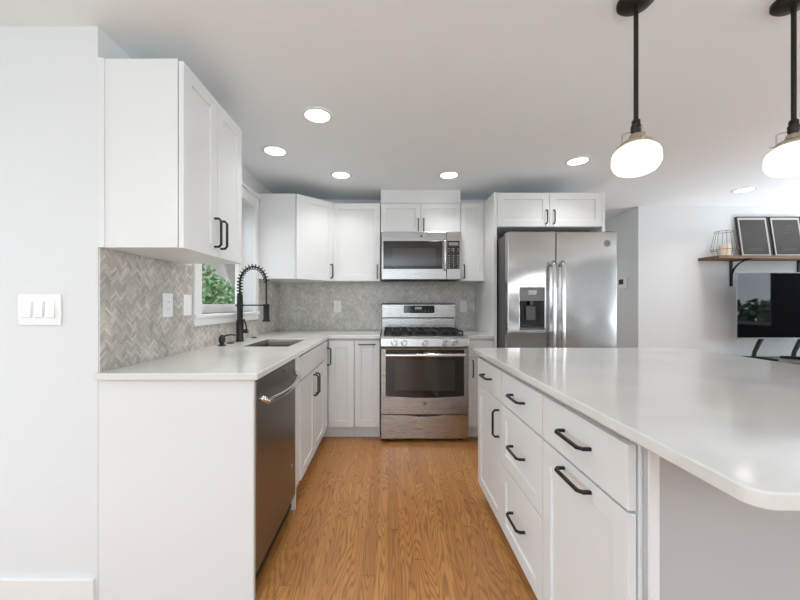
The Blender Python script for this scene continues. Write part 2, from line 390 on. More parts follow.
# ------------------------------------------------------------------ outdoors
sbox('ground', 'lawn', -14, 18, -14, 16, -.3, -.14)
bm = bmesh.new()
for i in range(30):
    for k in range(6):
        y0 = 1.2+i*.3; z0 = -.14+k*.6
        bx = lambda yy, zz: -3.6-zz*.35+.12*math.sin(yy*2.1+zz*3)+.08*math.sin(yy*5.3-zz*2)
        q = [(bx(a, b), a, b) for a, b in ((y0, z0), (y0+.3, z0), (y0+.3, z0+.6), (y0, z0+.6))]
        bm.faces.new([bm.verts.new(p) for p in q])
bmesh.ops.remove_doubles(bm, verts=bm.verts, dist=1e-4)
bank = obj('ground_bank', bm, 'fence', smooth='full'); struct(bank)
sm = bank.modifiers.new('thick', 'SOLIDIFY'); sm.thickness = .4
def shrub(name, label, c, rad, n, leaf):
    t = thing(name, label, 'shrub', (c[0], c[1], -.14))
    bm = bmesh.new()
    for _ in range(n):
        while True:
            p = Vector((random.uniform(-1, 1), random.uniform(-1, 1), random.uniform(-1, 1)))
            if .35 < p.length < 1: break
        wob = 1+.16*math.sin(5*p.x+3*p.y)+.12*math.sin(7*p.y-4*p.z)
        q = Vector((p.x*rad[0]*wob, p.y*rad[1]*wob, (p.z*rad[2]*wob)+rad[2]))
        q.z = max(q.z, .02)
        d = Vector((random.gauss(0, 1), random.gauss(0, 1), random.gauss(0, 1))).normalized()
        e = d.orthogonal().normalized()*leaf*.45; d = d*leaf
        bm.faces.new([bm.verts.new(v) for v in (q-d*.5, q+e*.8, q+d*.5, q-e*.8)])
    f = obj('foliage', bm, 'leaf', t)
    bm = bmesh.new()
    for _ in range(9):
        a = random.uniform(0, 2*PI); tube(bm, [(0, 0, 0), (math.cos(a)*rad[0]*.4, math.sin(a)*rad[1]*.4, rad[2]*1.3)], [.02, .006], 6)
    obj('stem', bm, 'bark', t)
shrub('shrub', 'leafy green shrub growing outside the kitchen window', (-2.6, 4.8), (.55, 2.3, .84), 15000, .075)
shrub('shrub', 'broad green shrub on the lawn outside the right hand room window', (8.8, .2), (.7, 2.6, .75), 3000, .16)

# ------------------------------------------------------------------ backsplash mosaic (herringbone of individual tiles)
def clip_poly(poly, r):
    u0, u1, v0, v1 = r
    for (ax, lim, sgn) in ((0, u0, 1), (0, u1, -1), (1, v0, 1), (1, v1, -1)):
        out = []
        for i in range(len(poly)):
            a, b = poly[i-1], poly[i]
            da, db = sgn*(a[ax]-lim), sgn*(b[ax]-lim)
            if da*db < 0:
                t = da/(da-db); out.append((a[0]+(b[0]-a[0])*t, a[1]+(b[1]-a[1])*t))
            if db >= 0: out.append(b)
        poly = out
        if len(poly) < 3: return None
    return poly
def mosaic(name, label, rects, place, W=.0103, n=4, g=.0021):
    root = thing(name, label, 'backsplash')
    c45 = math.sqrt(.5)
    umin = min(r[0] for r in rects); umax = max(r[1] for r in rects); vmin = min(r[2] for r in rects); vmax = max(r[3] for r in rects)
    R = int(((umax-umin)+(vmax-vmin))/W)+8
    bm = bmesh.new()
    for i in range(-R, R):
        for j in range(-R, R):
            d = (i-j) % (2*n)
            if d == 0: q = (i, i+n, j, j+1)
            elif d == 2*n-1: q = (i, i+1, j, j+n)
            else: continue
            a, b, c, e = q[0]*W+g/2, q[1]*W-g/2, q[2]*W+g/2, q[3]*W-g/2
            poly = [((x-y)*c45+umin, (x+y)*c45+vmin) for x, y in ((a, c), (b, c), (b, e), (a, e))]
            if max(p[0] for p in poly) < umin or min(p[0] for p in poly) > umax or max(p[1] for p in poly) < vmin or min(p[1] for p in poly) > vmax: continue
            for r in rects:
                cp = clip_poly(poly, r)
                if not cp or len(cp) < 3: continue
                A = sum(cp[k-1][0]*cp[k][1]-cp[k][0]*cp[k-1][1] for k in range(len(cp)))/2
                if abs(A) < 2e-6: continue
                h = random.uniform(.0050, .0058)
                top = [bm.verts.new(place(u, v, h)) for u, v in cp]; bot = [bm.verts.new(place(u, v, .003)) for u, v in cp]
                bm.faces.new(top)
                for k in range(len(cp)): bm.faces.new((top[k-1], top[k], bot[k], bot[k-1]))
    me = bpy.data.meshes.new('mosaic_tiles'); bmesh.ops.recalc_face_normals(bm, faces=bm.faces); bm.to_mesh(me); bm.free()
    o = bpy.data.objects.new('mosaic_tiles', me); COL.objects.link(o); me.materials.append(M['tile']); o.parent = root
    bm = bmesh.new()
    for r in rects:
        p = [place(u, v, h) for h in (0, .0035) for u, v in ((r[0], r[2]), (r[1], r[3]))]
        xs = [q[0] for q in p]; ys = [q[1] for q in p]; zs = [q[2] for q in p]
        box(bm, min(xs), max(xs), min(ys), max(ys), min(zs), max(zs))
    obj('grout_bed', bm, 'grout', root)
    rebase(root, place((umin+umax)/2, vmin, 0))
    return root
CT = .915            # worktop height
UB = 1.412           # bottom of the wall cabinets
UT = 2.16            # top of the wall cabinets
mosaic('backsplash', 'grey marble herringbone tile backsplash on the left wall around the window', [(NY+.004, WY0-.079, CT+.001, UB-.001), (WY0-.079, WY1+.072, CT+.001, 1.054), (WY1+.072, BY-.001, CT+.001, UB-.001)],
       lambda u, v, h: (LX+.001+h, u, v))
mosaic('backsplash', 'grey marble herringbone tile backsplash on the back wall behind the range', [(LX+.008, -.071, CT+.001, UB-.001), (-.0705, .698, CT-.02, 1.415), (.6985, .918, CT+.001, UB-.001)],
       lambda u, v, h: (u, BY-.001-h, v))

# ------------------------------------------------------------------ cabinet kit (local front faces -y, y=0 is the carcass front)
def shaker(bm, x0, x1, z0, z1, t=.02, rail=.057, rec=.008):
    # front at y=-t, back at y=0
    def ring(a, y): y -= .003; return [bm.verts.new(p) for p in ((x0+a, y, z0+a), (x1-a, y, z0+a), (x1-a, y, z1-a), (x0+a, y, z1-a))]
    r0 = ring(0, 0); r1 = ring(0, -t); r2 = ring(rail, -t); r3 = ring(rail+.0015, -t+rec)
    bm.faces.new(r0)
    for a, b in ((r0, r1), (r1, r2), (r2, r3)):
        for i in range(4): bm.faces.new((a[i], a[(i+1) % 4], b[(i+1) % 4], b[i]))
    bm.faces.new(r3[::-1])
def handle(parent, x, z, L, vertical, y=-.023):
    h = L/2; o = .032; c = .011
    prof = [(-h, 0), (-h, -o+c), (-h+c, -o), (h-c, -o), (h, -o+c), (h, 0)]
    bm = bmesh.new()
    pts = [((x, y+d, z+a) if vertical else (x+a, y+d, z)) for a, d in prof]
    tube(bm, pts, .0066, 4, phase=PI/4)
    return obj('handle', bm, 'black', parent, .001)
def cabinet(name, label, loc, rz, w, d, z0, z1, fronts, toe=False, hollow=False, group=None, cat='cabinet', panel=True):
    t = thing(name, label, cat, loc, rz, group)
    bm = bmesh.new(); x = w/2
    if hollow:
        k = .018
        box(bm, -x, x, 0, k, z0, z0+.03); box(bm, -x, -x+k, 0, d, z0, z1); box(bm, x-k, x, 0, d, z0, z1)
        box(bm, -x+k, x-k, d-k, d, z0, z1); box(bm, -x+k, x-k, k, d-k, z0, z0+k); box(bm, -x+k, x-k, 0, k, z0+.03, z1)
    else: box(bm, -x, x, 0, d, z0, z1)
    obj('body', bm, 'cab', t, .001)
    if toe: bxo('toe_kick', 'cab', (-x, x, .06, .075, 0, z0), t)
    for f in fronts:
        bm = bmesh.new(); g = .0015
        a, b, c, e = f['x0']+g, f['x1']-g, f['z0']+g, f['z1']-g
        if f.get('slab'): box(bm, a, b, -.023, -.003, c, e)
        else: shaker(bm, a, b, c, e, rail=f.get('rail', .057))
        o = obj(f.get('name', 'door'), bm, 'cab', t, .0014)
        if 'h' in f:
            hx, hz, hl, hv = f['h']; handle(o, hx, hz, hl, hv)
    return t
def F(x0, x1, z0, z1, h=None, slab=False, name='door', rail=.057):
    d = dict(x0=x0, x1=x1, z0=z0, z1=z1, slab=slab, name=name, rail=rail)
    if h: d['h'] = h
    return d
HL = .145
# wall cabinets -----------------------------------------------------
# near left wall cabinet (faces +x)
yn0, yn1 = NY+.003, 1.942; wn = yn1-yn0; ym = (yn0+yn1)/2
wc = cabinet('wall_cabinet', 'white two door wall cabinet nearest the camera on the left wall', (-.838, ym, 0), PI/2, wn, .313, UB, UT+.005,
        [F(-wn/2, 0, UB-.003, UT-.003, (-.030, 1.522, .133, True)), F(0, wn/2, UB-.003, UT-.003, (.030, 1.522, .133, True))])
bxo('filler_strip', 'cab', (-wn/2-.006, -wn/2, 0.313-.024, .313, UB, UT+.005), wc, .001)
# diagonal corner cabinet
cc = thing('corner_wall_cabinet', 'white diagonal corner wall cabinet between the window and the range wall', 'cabinet', (LX, BY, 0))
A = [(0.002, -.61), (.335, -.61), (.618, -.327), (.618, -.002), (.002, -.002)]
bm = bmesh.new(); prism(bm, A, UB, UT); obj('body', bm, 'cab', cc, .001)
dl = math.hypot(.283, .283)
bm = bmesh.new(); shaker(bm, -dl/2+.004, dl/2-.004, UB-.002, UT-.004)
dd = obj('door', bm, 'cab', cc, .0014); dd.location = ((.335+.618)/2, (-.61-.327)/2, 0); dd.rotation_euler = (0, 0, PI/4)
handle(dd, dl/2-.034, 1.50, .128, True)
UY = 3.358
def backcab(name, label, X0, X1, z0, z1, fronts, **k):
    return cabinet(name, label, ((X0+X1)/2, UY, 0), 0, X1-X0, BY-UY-.002, z0, z1, fronts, **k)
wv = .459
backcab('wall_cabinet', 'white single door wall cabinet left of the microwave', -.533, -.074, UB, UT, [F(-wv/2, wv/2, UB-.002, UT-.002, (wv/2-.028, 1.50, .128, True))])
wv = .765
backcab('wall_cabinet', 'short white two door cabinet directly above the microwave', -.0685, .6965, 1.875, UT,
        [F(-wv/2, 0, 1.875, UT-.004, (-.026, 1.947, .115, True), rail=.05), F(0, wv/2, 1.875, UT-.004, (.026, 1.947, .115, True), rail=.05)])
wv = .22
backcab('wall_cabinet', 'narrow white wall cabinet between the microwave and the refrigerator surround', .699, .919, UB, UT, [F(-wv/2, wv/2, UB-.002, UT-.002, (-wv/2+.028, 1.50, .128, True), rail=.045)])
# refrigerator surround
fx0, fx1 = .921, 1.886; fy = 3.045; fm = (fx0+fx1)/2; fw = fx1-fx0
fs = thing('fridge_surround', 'white refrigerator surround with two door cabinet above the refrigerator', 'cabinet', (fm, fy, 0))
for s in (-1, 1):
    bxo('side_panel', 'cab', ((-fw/2, -fw/2+.025) if s < 0 else (fw/2-.025, fw/2))+(-.022, BY-fy-.002, 0, UT), fs, .0012)
bxo('body', 'cab', (-fw/2+.025, fw/2-.025, 0, BY-fy-.002, 1.86, UT), fs)
for s in (-1, 1):
    bm = bmesh.new(); a, b = (-fw/2+.028, -.0015) if s < 0 else (.0015, fw/2-.028)
    shaker(bm, a, b, 1.862, UT-.004); o = obj('door', bm, 'cab', fs, .0014)
    handle(o, s*.032, 1.944, .115, True)
# base cabinets -----------------------------------------------------
FX = -.55            # carcass front of the left run; doors reach -.53
# left end panel and filler beside the dishwasher
tag(bxo('end_panel', 'cab', (LX+.001, -.534, NY, NY+.019, 0, .886), None, .0012), 'white floor length end panel of the left counter facing the camera', 'panel')
pf = thing('filler_panel', 'narrow white filler panel between the dishwasher and the sink cabinet', 'panel', (0, 0, 0))
bxo('stile', 'cab', (LX+.3, -.535, 2.006, 2.026, 0, .886), pf, .001)
bxo('face_strip', 'cab', (FX, -.538, 2.026, 2.108, .11, .886), pf, .001)
rebase(pf, (FX, 2.03, 0))
sb0, sb1 = 2.110, 2.880; sw = sb1-sb0
cabinet('sink_cabinet', 'white sink base cabinet with false front and two doors beside the dishwasher', (FX, (sb0+sb1)/2, 0), PI/2, sw, .59, .11, .886,
        [F(-sw/2, sw/2, .725, .872, None, True, 'false_front'), F(-sw/2, 0, .115, .720, (-.032, .615, HL, True)), F(0, sw/2, .115, .720, (.032, .615, HL, True))], toe=True, hollow=True)
# pie cut corner cabinet
BF = 3.06            # carcass front of the back run; doors reach 3.04
pc = thing('corner_cabinet', 'white pie cut corner base cabinet where the two counters meet', 'cabinet', (0, 0, 0))
bm = bmesh.new()
prism(bm, [(LX+.002, 2.882), (FX, 2.882), (FX, BF), (-.296, BF), (-.296, BY-.002), (LX+.002, BY-.002)], .11, .886)
obj('body', bm, 'cab', pc)
bm = bmesh.new()
for seg_ in (((FX-.06, FX-.045), (2.882, BF+.06)), ((FX-.06, -.296), (BF+.06, BF+.075))):
    box(bm, *seg_[0], *seg_[1], 0, .11)
obj('toe_kick', bm, 'cab', pc)
bm = bmesh.new(); shaker(bm, -.076, .074, .115, .872, rail=.04); o = obj('door', bm, 'cab', pc, .0014)
o.location = (FX, 2.961, 0); o.rotation_euler = (0, 0, PI/2)
bm = bmesh.new(); shaker(bm, -.1015, .1165, .115, .872); o2 = obj('door', bm, 'cab', pc, .0014); o2.location = (-.4145, BF, 0)
handle(o, .045, .735, HL, True)
rebase(pc, (-.72, 3.3, 0))
wv = .222
cabinet('base_cabinet', 'narrow white pull out base cabinet left of the range', (-.183, BF, 0), 0, wv, BY-BF-.002, .11, .886, [F(-wv/2, wv/2, .115, .872, (0, .838, .14, False))], toe=True)
wv = .218
cabinet('base_cabinet', 'narrow white base cabinet between the range and the refrigerator', (.811, BF, 0), 0, wv, BY-BF-.002, .11, .886,
        [F(-wv/2, wv/2, .725, .872, (0, .775, .12, False), True, 'drawer'), F(-wv/2, wv/2, .115, .720, (-wv/2+.035, .625, HL, True), rail=.045)], toe=True)
# island cabinets (face -x)
IX = .577
def island(label, y0, y1, fronts):
    wv = y1-y0
    return cabinet('island_cabinet', label, (IX, (y0+y1)/2, 0), -PI/2, wv, .60, .09, .886, fronts, toe=True, group='cabinets in the kitchen island')
w3 = .452
island('white island cabinet nearest the camera with one drawer over one door', .797, 1.246,
       [F(-.2245, .2195, .706, .862, (0, .79, .142, False), True, 'drawer'), F(-.2245, .2195, .09, .702, (0, .672, .142, False))])
island('white island cabinet in the middle with a stack of three drawers', 1.248, 1.701,
       [F(-.2265, .2265, .706, .862, (0, .785, .132, False), True, 'drawer'), F(-.2265, .2265, .416, .702, (0, .557, .132, False), False, 'drawer'), F(-.2265, .2265, .09, .412, (0, .262, .132, False), False, 'drawer')])
island('white island cabinet farthest from the camera with drawer and tall door handle', 1.703, 2.145,
       [F(-.221, .221, .706, .862, (0, .785, .13, False), True, 'drawer'), F(-.221, .221, .09, .702, (.188, .592, .132, True))])
ip = thing('island_end_panel', 'grey panelled end of the island under the counter overhang', 'panel', (0, 0, 0))
bxo('panel_board', 'endgrey', (IX+.006, 1.60, .779, .795, 0, .886), ip)
bxo('corner_post', 'cab', (IX+.004, IX+.026, .772, .779, 0, .886), ip, .001)
bxo('back_board', 'cab', (1.18, 1.60, .797, 2.145, 0, .886), ip)
rebase(ip, (1.1, .787, 0))

# ------------------------------------------------------------------ worktops
def grid_slab(name, xs, ys, inc, z0, z1, m, bevel):
    bm = bmesh.new(); V = {}
    def v(i, j, z): 
        k = (i, j, z)
        if k not in V: V[k] = bm.verts.new((xs[i], ys[j], z))
        return V[k]
    nx, ny = len(xs)-1, len(ys)-1
    on = lambda i, j: 0 <= i < nx and 0 <= j < ny and inc(i, j)
    for i in range(nx):
        for j in range(ny):
            if not on(i, j): continue
            bm.faces.new((v(i, j, z1), v(i+1, j, z1), v(i+1, j+1, z1), v(i, j+1, z1)))
            bm.faces.new((v(i, j, z0), v(i, j+1, z0), v(i+1, j+1, z0), v(i+1, j, z0)))
            if not on(i-1, j): bm.faces.new((v(i, j, z0), v(i, j, z1), v(i, j+1, z1), v(i, j+1, z0)))
            if not on(i+1, j): bm.faces.new((v(i+1, j, z0), v(i+1, j+1, z0), v(i+1, j+1, z1), v(i+1, j, z1)))
            if not on(i, j-1): bm.faces.new((v(i, j, z0), v(i+1, j, z0), v(i+1, j, z1), v(i, j, z1)))
            if not on(i, j+1): bm.faces.new((v(i, j+1, z0), v(i, j+1, z1), v(i+1, j+1, z1), v(i+1, j+1, z0)))
    return obj(name, bm, m, None, bevel)
SX0, SX1, SY0, SY1 = -.945, -.640, 2.235, 2.740
wt = grid_slab('countertop', [LX+.001, SX0, SX1, -.512, -.071], [1.362, SY0, SY1, 3.020, BY-.001],
     lambda i, j: (i < 3 or j == 3) and not (i == 1 and j == 1), .887, CT, 'quartz', .004)
tag(wt, 'white quartz L shaped countertop along the window wall holding the sink', 'countertop')
tag(bxo('countertop', 'quartz', (.6985, .919, 3.020, BY-.001, .887, CT), None, .004), 'small white quartz countertop piece between range and refrigerator panel', 'countertop')
def rounded_rect(x0, x1, y0, y1, r, n=8):
    pts = []
    for cx, cy, a0 in ((x1-r, y1-r, 0), (x0+r, y1-r, 90), (x0+r, y0+r, 180), (x1-r, y0+r, 270)):
        for k in range(n+1):
            a = math.radians(a0+90*k/n); pts.append((cx+r*math.cos(a), cy+r*math.sin(a)))
    return pts
bm = bmesh.new(); prism(bm, rounded_rect(.530, 1.845, .498, 2.172, .032), .887, CT)
it = obj('island_countertop', bm, 'quartz', None, .0035, smooth=True); tag(it, 'large white quartz island countertop with rounded corners in the foreground', 'countertop')

# ------------------------------------------------------------------ sink, faucet, dispenser
sk = thing('sink', 'undermount stainless kitchen sink set in the counter below the window', 'sink', ((SX0+SX1)/2, (SY0+SY1)/2, .887))
hx, hy = (SX1-SX0)/2-.0025, (SY1-SY0)/2-.0025
bm = bmesh.new()
def rr(a, b, r, z): return [bm.verts.new((p[0], p[1], z)) for p in rounded_rect(-a, a, -b, b, r, 5)]
rings = [rr(hx, hy, .006, .0265), rr(hx-.002, hy-.002, .012, -.02), rr(hx-.004, hy-.004, .03, -.19), rr(hx-.03, hy-.03, .02, -.205)]
for a, b in zip(rings, rings[1:]):
    for i in range(len(a)): bm.faces.new((a[i], a[(i+1) % len(a)], b[(i+1) % len(a)], b[i]))
bm.faces.new(rings[-1])
o = obj('basin', bm, 'sink', sk, smooth=True); o.modifiers.new('thick', 'SOLIDIFY').thickness = -.0012
bm = bmesh.new(); lathe(bm, [(.045, -.204), (.043, -.201), (.03, -.203), (.001, -.203)], (0, .05, 0), 24); obj('drain', bm, 'chrome', sk, smooth=True)

fc = thing('faucet', 'matte black spring neck pull down faucet behind the sink', 'faucet', (-1.085, 2.55, CT))
bm = bmesh.new(); lathe(bm, [(.029, 0), (.029, .008), (.0255, .012), (.0255, .155), (.0205, .162), (.0205, .335), (.0165, .342), (.0165, .35), (0.001, .35)], n=24)
obj('body', bm, 'black', fc, smooth=True)
R_ = .097; path = [(0, 0, .34), (0, 0, .39), (0, 0, .43)]
for k in range(1, 17):
    a = PI-PI*k/16; path.append((R_+R_*math.cos(a), 0, .43+.117*math.sin(a)))
path += [(2*R_, 0, .36), (2*R_, 0, .30), (2*R_, 0, .27)]
bm = bmesh.new(); tube(bm, path, .0065, 10); obj('hose', bm, 'black', fc, smooth='full')
# spring coil round the neck
pv = [Vector(p) for p in path]
cum = [0]
for a, b in zip(pv, pv[1:]): cum.append(cum[-1]+(b-a).length)
def at(s):
    for i in range(len(cum)-1):
        if s <= cum[i+1]:
            f = (s-cum[i])/(cum[i+1]-cum[i]); return pv[i].lerp(pv[i+1], f), (pv[i+1]-pv[i]).normalized()
    return pv[-1], (pv[-1]-pv[-2]).normalized()
smax = cum[18]+.0; turns = 19; hp = []
for k in range(turns*10+1):
    s = smax*k/(turns*10); p, t = at(s); up = Vector((0, 1, 0)); sd = t.cross(up); a = 2*PI*k/10
    hp.append(p+(up*math.cos(a)+sd*math.sin(a))*.0185)
bm = bmesh.new(); tube(bm, hp, .0036, 6); obj('spring', bm, 'black', fc, smooth='full')
bm = bmesh.new(); lathe(bm, [(.012, .275), (.016, .262), (.021, .255), (.021, .165), (.024, .160), (.029, .152), (.029, .145), (.001, .145)], (2*R_, 0, 0), 20); obj('spray_head', bm, 'black', fc, smooth=True)
bm = bmesh.new(); tube(bm, [(-.035, 0, .265), (2*R_-.02, 0, .265)], .0045, 8); lathe(bm, [(.025, .258), (.025, .272), (.0215, .272), (.0215, .258), (.025, .258)], (2*R_, 0, 0), 20); lathe(bm, [(.021, .25), (.0235, .253), (.0235, .277), (.021, .28)], (0, 0, 0), 20); obj('holder_arm', bm, 'black', fc, smooth=True)
bm = bmesh.new(); tube(bm, [(.018, 0, .075), (.058, 0, .075)], .015, 14); tube(bm, [(.050, 0, .078), (.046, -.004, .12), (.034, -.012, .165)], [.006, .0055, .005], 8); obj('lever', bm, 'black', fc, smooth=True)
sd = thing('soap_dispenser', 'black pump soap dispenser on the counter left of the faucet', 'dispenser', (-1.085, 2.275, CT))
bm = bmesh.new(); lathe(bm, [(.024, 0), (.024, .006), (.014, .010), (.014, .018), (.020, .024), (.021, .052), (.017, .062), (.010, .066), (.010, .072), (.001, .073)], n=20); obj('pump_body', bm, 'black', sd, smooth=True)
bm = bmesh.new(); tube(bm, [(.008, 0, .060), (.030, .0, .068), (.060, 0, .073), (.084, 0, .070), (.088, 0, .064)], [.006, .005, .0045, .0045, .004], 8); obj('spout', bm, 'black', sd, smooth=True)
def disc(name, label, loc, r, h, m, cat):
    bm = bmesh.new(); lathe(bm, [(r, 0), (r, h*.6), (r*.9, h), (r*.35, h), (r*.3, h*1.5), (.001, h*1.5)], n=24)
    o = obj(name, bm, m, None, smooth=True); o.location = loc; return tag(o, label, cat)
disc('hole_cover', 'round black hole cover on the counter between soap dispenser and faucet', (-1.095, 2.42, CT), .024, .006, 'black', 'cover')
disc('air_switch', 'round black button on the counter to the right of the faucet', (-1.085, 2.82, CT), .022, .006, 'black', 'button')

# ------------------------------------------------------------------ badge used on appliances
def badge(parent, c, r, axis='-y'):
    bm = bmesh.new()
    prof = [(r, .0), (r, .0016), (.0005, .0016)]
    lathe(bm, prof, (0, 0, 0), 28); o = obj('logo_badge', bm, 'logodark', parent, smooth=True)
    o.location = c
    o.rotation_euler = (PI/2, 0, 0) if axis == '-y' else (PI/2, 0, PI/2)
    bm = bmesh.new()
    tube(bm, [(r*.80*math.cos(a*PI/14), r*.80*math.sin(a*PI/14), .0019) for a in range(28)], r*.07, 5, closed=True)
    # script monogram: two looped letters
    L1 = [(-.05, .32), (-.25, .40), (-.45, .15), (-.42, -.2), (-.2, -.3), (-.08, -.05), (-.3, -.02), (-.05, -.02), (-.1, -.42), (-.35, -.5)]
    L2 = [(.10, .0), (.35, .12), (.42, .35), (.22, .40), (.08, .1), (.14, -.25), (.32, -.3), (.5, -.1)]
    for P in (L1, L2): tube(bm, [(x*r*1.15, y*r*1.15, .0017) for x, y in P], r*.04, 5)
    o2 = obj('logo_script', bm, 'mark', parent); o2.location = c; o2.rotation_euler = o.rotation_euler

# ------------------------------------------------------------------ dishwasher (faces +x)
dw0, dw1 = NY+.0215, 2.003; dw_ = dw1-dw0
dw = thing('dishwasher', 'stainless steel dishwasher built in under the left counter', 'dishwasher', (-.556, (dw0+dw1)/2, 0), PI/2)
bxo('tub', 'gap', (-dw_/2+.004, dw_/2-.004, .0, .54, .02, .884), dw)
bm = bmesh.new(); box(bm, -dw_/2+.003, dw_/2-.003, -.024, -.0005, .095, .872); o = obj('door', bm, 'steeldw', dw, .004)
bxo('control_strip', 'bglass', (-dw_/2+.006, dw_/2-.006, -.020, 0, .8725, .881), dw)
bxo('toe_panel', 'gap', (-dw_/2+.004, dw_/2-.004, .02, .035, 0, .094), dw)
bm = bmesh.new(); hw = dw_/2-.035
hp = [(-hw, -.024, .80), (-hw, -.040, .795)]+[(-hw+.02+(2*hw-.04)*k/12, -.052-.022*math.sin(PI*k/12), .780-.008*math.sin(PI*k/12)) for k in range(13)]+[(hw, -.040, .795), (hw, -.024, .80)]
tube(bm, hp, .0125, 12); obj('handle', bm, 'chrome', o, smooth='full')
bm = bmesh.new(); lathe(bm, [(.006, 0), (.006, -.002), (.001, -.002)], (.07, -.024, .845), 12, 'y'); obj('status_light', bm, 'gap', o)
badge(dw, (dw_/2-.09, -.0242, .30), .016, '-y')

# ------------------------------------------------------------------ range
rx0, rx1 = -.064, .694; rw = rx1-rx0; rf = 2.985
rg = thing('range', 'stainless steel gas range with black oven window between the base cabinets', 'range', ((rx0+rx1)/2, rf, 0))
h = rw/2
bxo('body', 'caseg', (-h+.002, h-.002, .042, BY-rf-.01, .03, .895), rg)
for sx in (-1, 1):
    for yy in (.08, .58):
        bm = bmesh.new(); lathe(bm, [(.018, 0), (.018, .01), (.010, .012), (.010, .03)], (sx*(h-.06), yy, 0), 12); obj('foot', bm, 'castiron', rg)
# storage drawer with scooped top
bm = bmesh.new()
pts = [(-h+.003, .034), (h-.003, .034), (h-.003, .234)]
for k in range(0, 21):
    x = (h*.42)*(1-2*k/20); pts.append((x, .234-.012*(1-(x/(h*.42))**2)))
pts.append((-h+.003, .234))
f0 = [bm.verts.new((x, 0.0, z)) for x, z in pts]; f1 = [bm.verts.new((x, .040, z)) for x, z in pts]
bm.faces.new(f0); bm.faces.new(f1[::-1])
for i in range(len(pts)): bm.faces.new((f0[i], f0[(i+1) % len(pts)], f1[(i+1) % len(pts)], f1[i]))
obj('drawer', bm, 'steel', rg, .003)
# oven door
bm = bmesh.new(); box(bm, -h+.003, h-.003, -.006, .040, .243, .806); od = obj('oven_door', bm, 'steel', rg, .004)
bm = bmesh.new()
wp = [(-h+.043, .801), (-h+.043, .402)]+[(-h+.043+(2*h-.086)*k/16, .402-.016*math.sin(PI*k/16)) for k in range(1, 16)]+[(h-.043, .402), (h-.043, .801)]
f0 = [bm.verts.new((x, -.010, z)) for x, z in wp]; f1 = [bm.verts.new((x, -.006, z)) for x, z in wp]
bm.faces.new(f0)
for i in range(len(wp)): bm.faces.new((f0[i], f0[(i+1) % len(wp)], f1[(i+1) % len(wp)], f1[i]))
obj('oven_window', bm, 'bglass', od, smooth=False)
bxo('window_screen', 'bglass2', (-h+.12, h-.12, -.0108, -.010, .45, .715), od)
bm = bmesh.new(); tube(bm, [(-h+.058, -.008, .757), (-h+.058, -.045, .757)], .011, 10); tube(bm, [(h-.058, -.008, .757), (h-.058, -.045, .757)], .011, 10)
tube(bm, [(-h+.043, -.052, .757), (0, -.058, .757), (h-.043, -.052, .757)], .0145, 14); obj('handle', bm, 'chrome', od, smooth=True)
badge(rg, (0, -.0062, .335), .016)
# control panel with five knobs
bm = bmesh.new()
prof = [(-.012, .826), (-.006, .896), (.03, .900), (.044, .900), (.044, .815), (-.004, .815)]
a = [bm.verts.new((-h, y, z)) for y, z in prof]; b = [bm.verts.new((h, y, z)) for y, z in prof]
bm.faces.new(a); bm.faces.new(b[::-1])
for i in range(len(prof)): bm.faces.new((a[i], a[(i+1) % 6], b[(i+1) % 6], b[i]))
cp = obj('control_panel', bm, 'steel', rg, .003)
for kx in (.054, .139, .314, .485, .569):
    bm = bmesh.new(); lathe(bm, [(.027, 0), (.027, -.006), (.022, -.010), (.0205, -.034), (.018, -.038), (.001, -.038)], (0, 0, 0), 24, 'y')
    box(bm, -.004, .004, -.043, -.034, -.019, .019)
    k = obj('knob', bm, 'chrome', cp, smooth=True); k.location = (kx-(rx0+rx1)/2, -.010, .857)
# cooktop, burners, grates
bm = bmesh.new(); box(bm, -h, h, .0, .60, .8955, .912); ct_ = obj('cooktop', bm, 'steel', rg, .004)
bxo('burner_pan', 'castiron', (-h+.035, h-.035, .055, .575, .912, .915), ct_)
for bx_, by_, br in ((-.24, .17, .045), (-.24, .45, .038), (.24, .17, .05), (.24, .45, .036), (0, .31, .042)):
    bm = bmesh.new(); lathe(bm, [(br*1.2, .913), (br*1.2, .920), (br, .922), (br, .932), (br*.9, .936), (.001, .936)], (bx_, by_, 0), 20); obj('burner_cap', bm, 'castiron', ct_, smooth=True)
for gx in (-.235, 0, .235):
    bm = bmesh.new(); x0, x1 = gx-.112, gx+.112; z = .946
    tube(bm, [(x0, .10, z), (x1, .10, z), (x1, .57, z), (x0, .57, z)], .0062, 6, closed=True)
    for yy in (.17, .31, .45): tube(bm, [(x0, yy, z), (x1, yy, z)], .0058, 6)
    for xx in (gx-.04, gx+.04): tube(bm, [(xx, .10, z), (xx, .57, z)], .0058, 6)
    for xx in (x0, x1):
        for yy in (.10, .31, .57): tube(bm, [(xx, yy, .914), (xx, yy, z)], .006, 6)
    obj('grate', bm, 'castiron', ct_, smooth=True)
# backguard
gy = BY-rf
bm = bmesh.new()
prof = [(gy-.08, .912), (gy-.080, 1.045), (gy-.113, 1.050), (gy-.113, 1.185), (gy-.085, 1.200), (gy-.01, 1.200), (gy-.01, .912)]
a = [bm.verts.new((-h+.002, y, z)) for y, z in prof]; b = [bm.verts.new((h-.004, y, z)) for y, z in prof]
bm.faces.new(a); bm.faces.new(b[::-1])
for i in range(len(prof)): bm.faces.new((a[i], a[(i+1) % len(prof)], b[(i+1) % len(prof)], b[i]))
bgd = obj('backguard', bm, 'steel', rg, .004)
def slab_on(parent, name, m, x0, x1, z0, z1, yfun, t=.002):
    bm = bmesh.new()
    q = [(x0, z0), (x1, z0), (x1, z1), (x0, z1)]
    f = [bm.verts.new((x, yfun(z)-t, z)) for x, z in q]; g = [bm.verts.new((x, yfun(z)+.001, z)) for x, z in q]
    bm.faces.new(f)
    for i in range(4): bm.faces.new((f[i], f[(i+1) % 4], g[(i+1) % 4], g[i]))
    return obj(name, bm, m, parent)
yf = lambda z: gy-.113
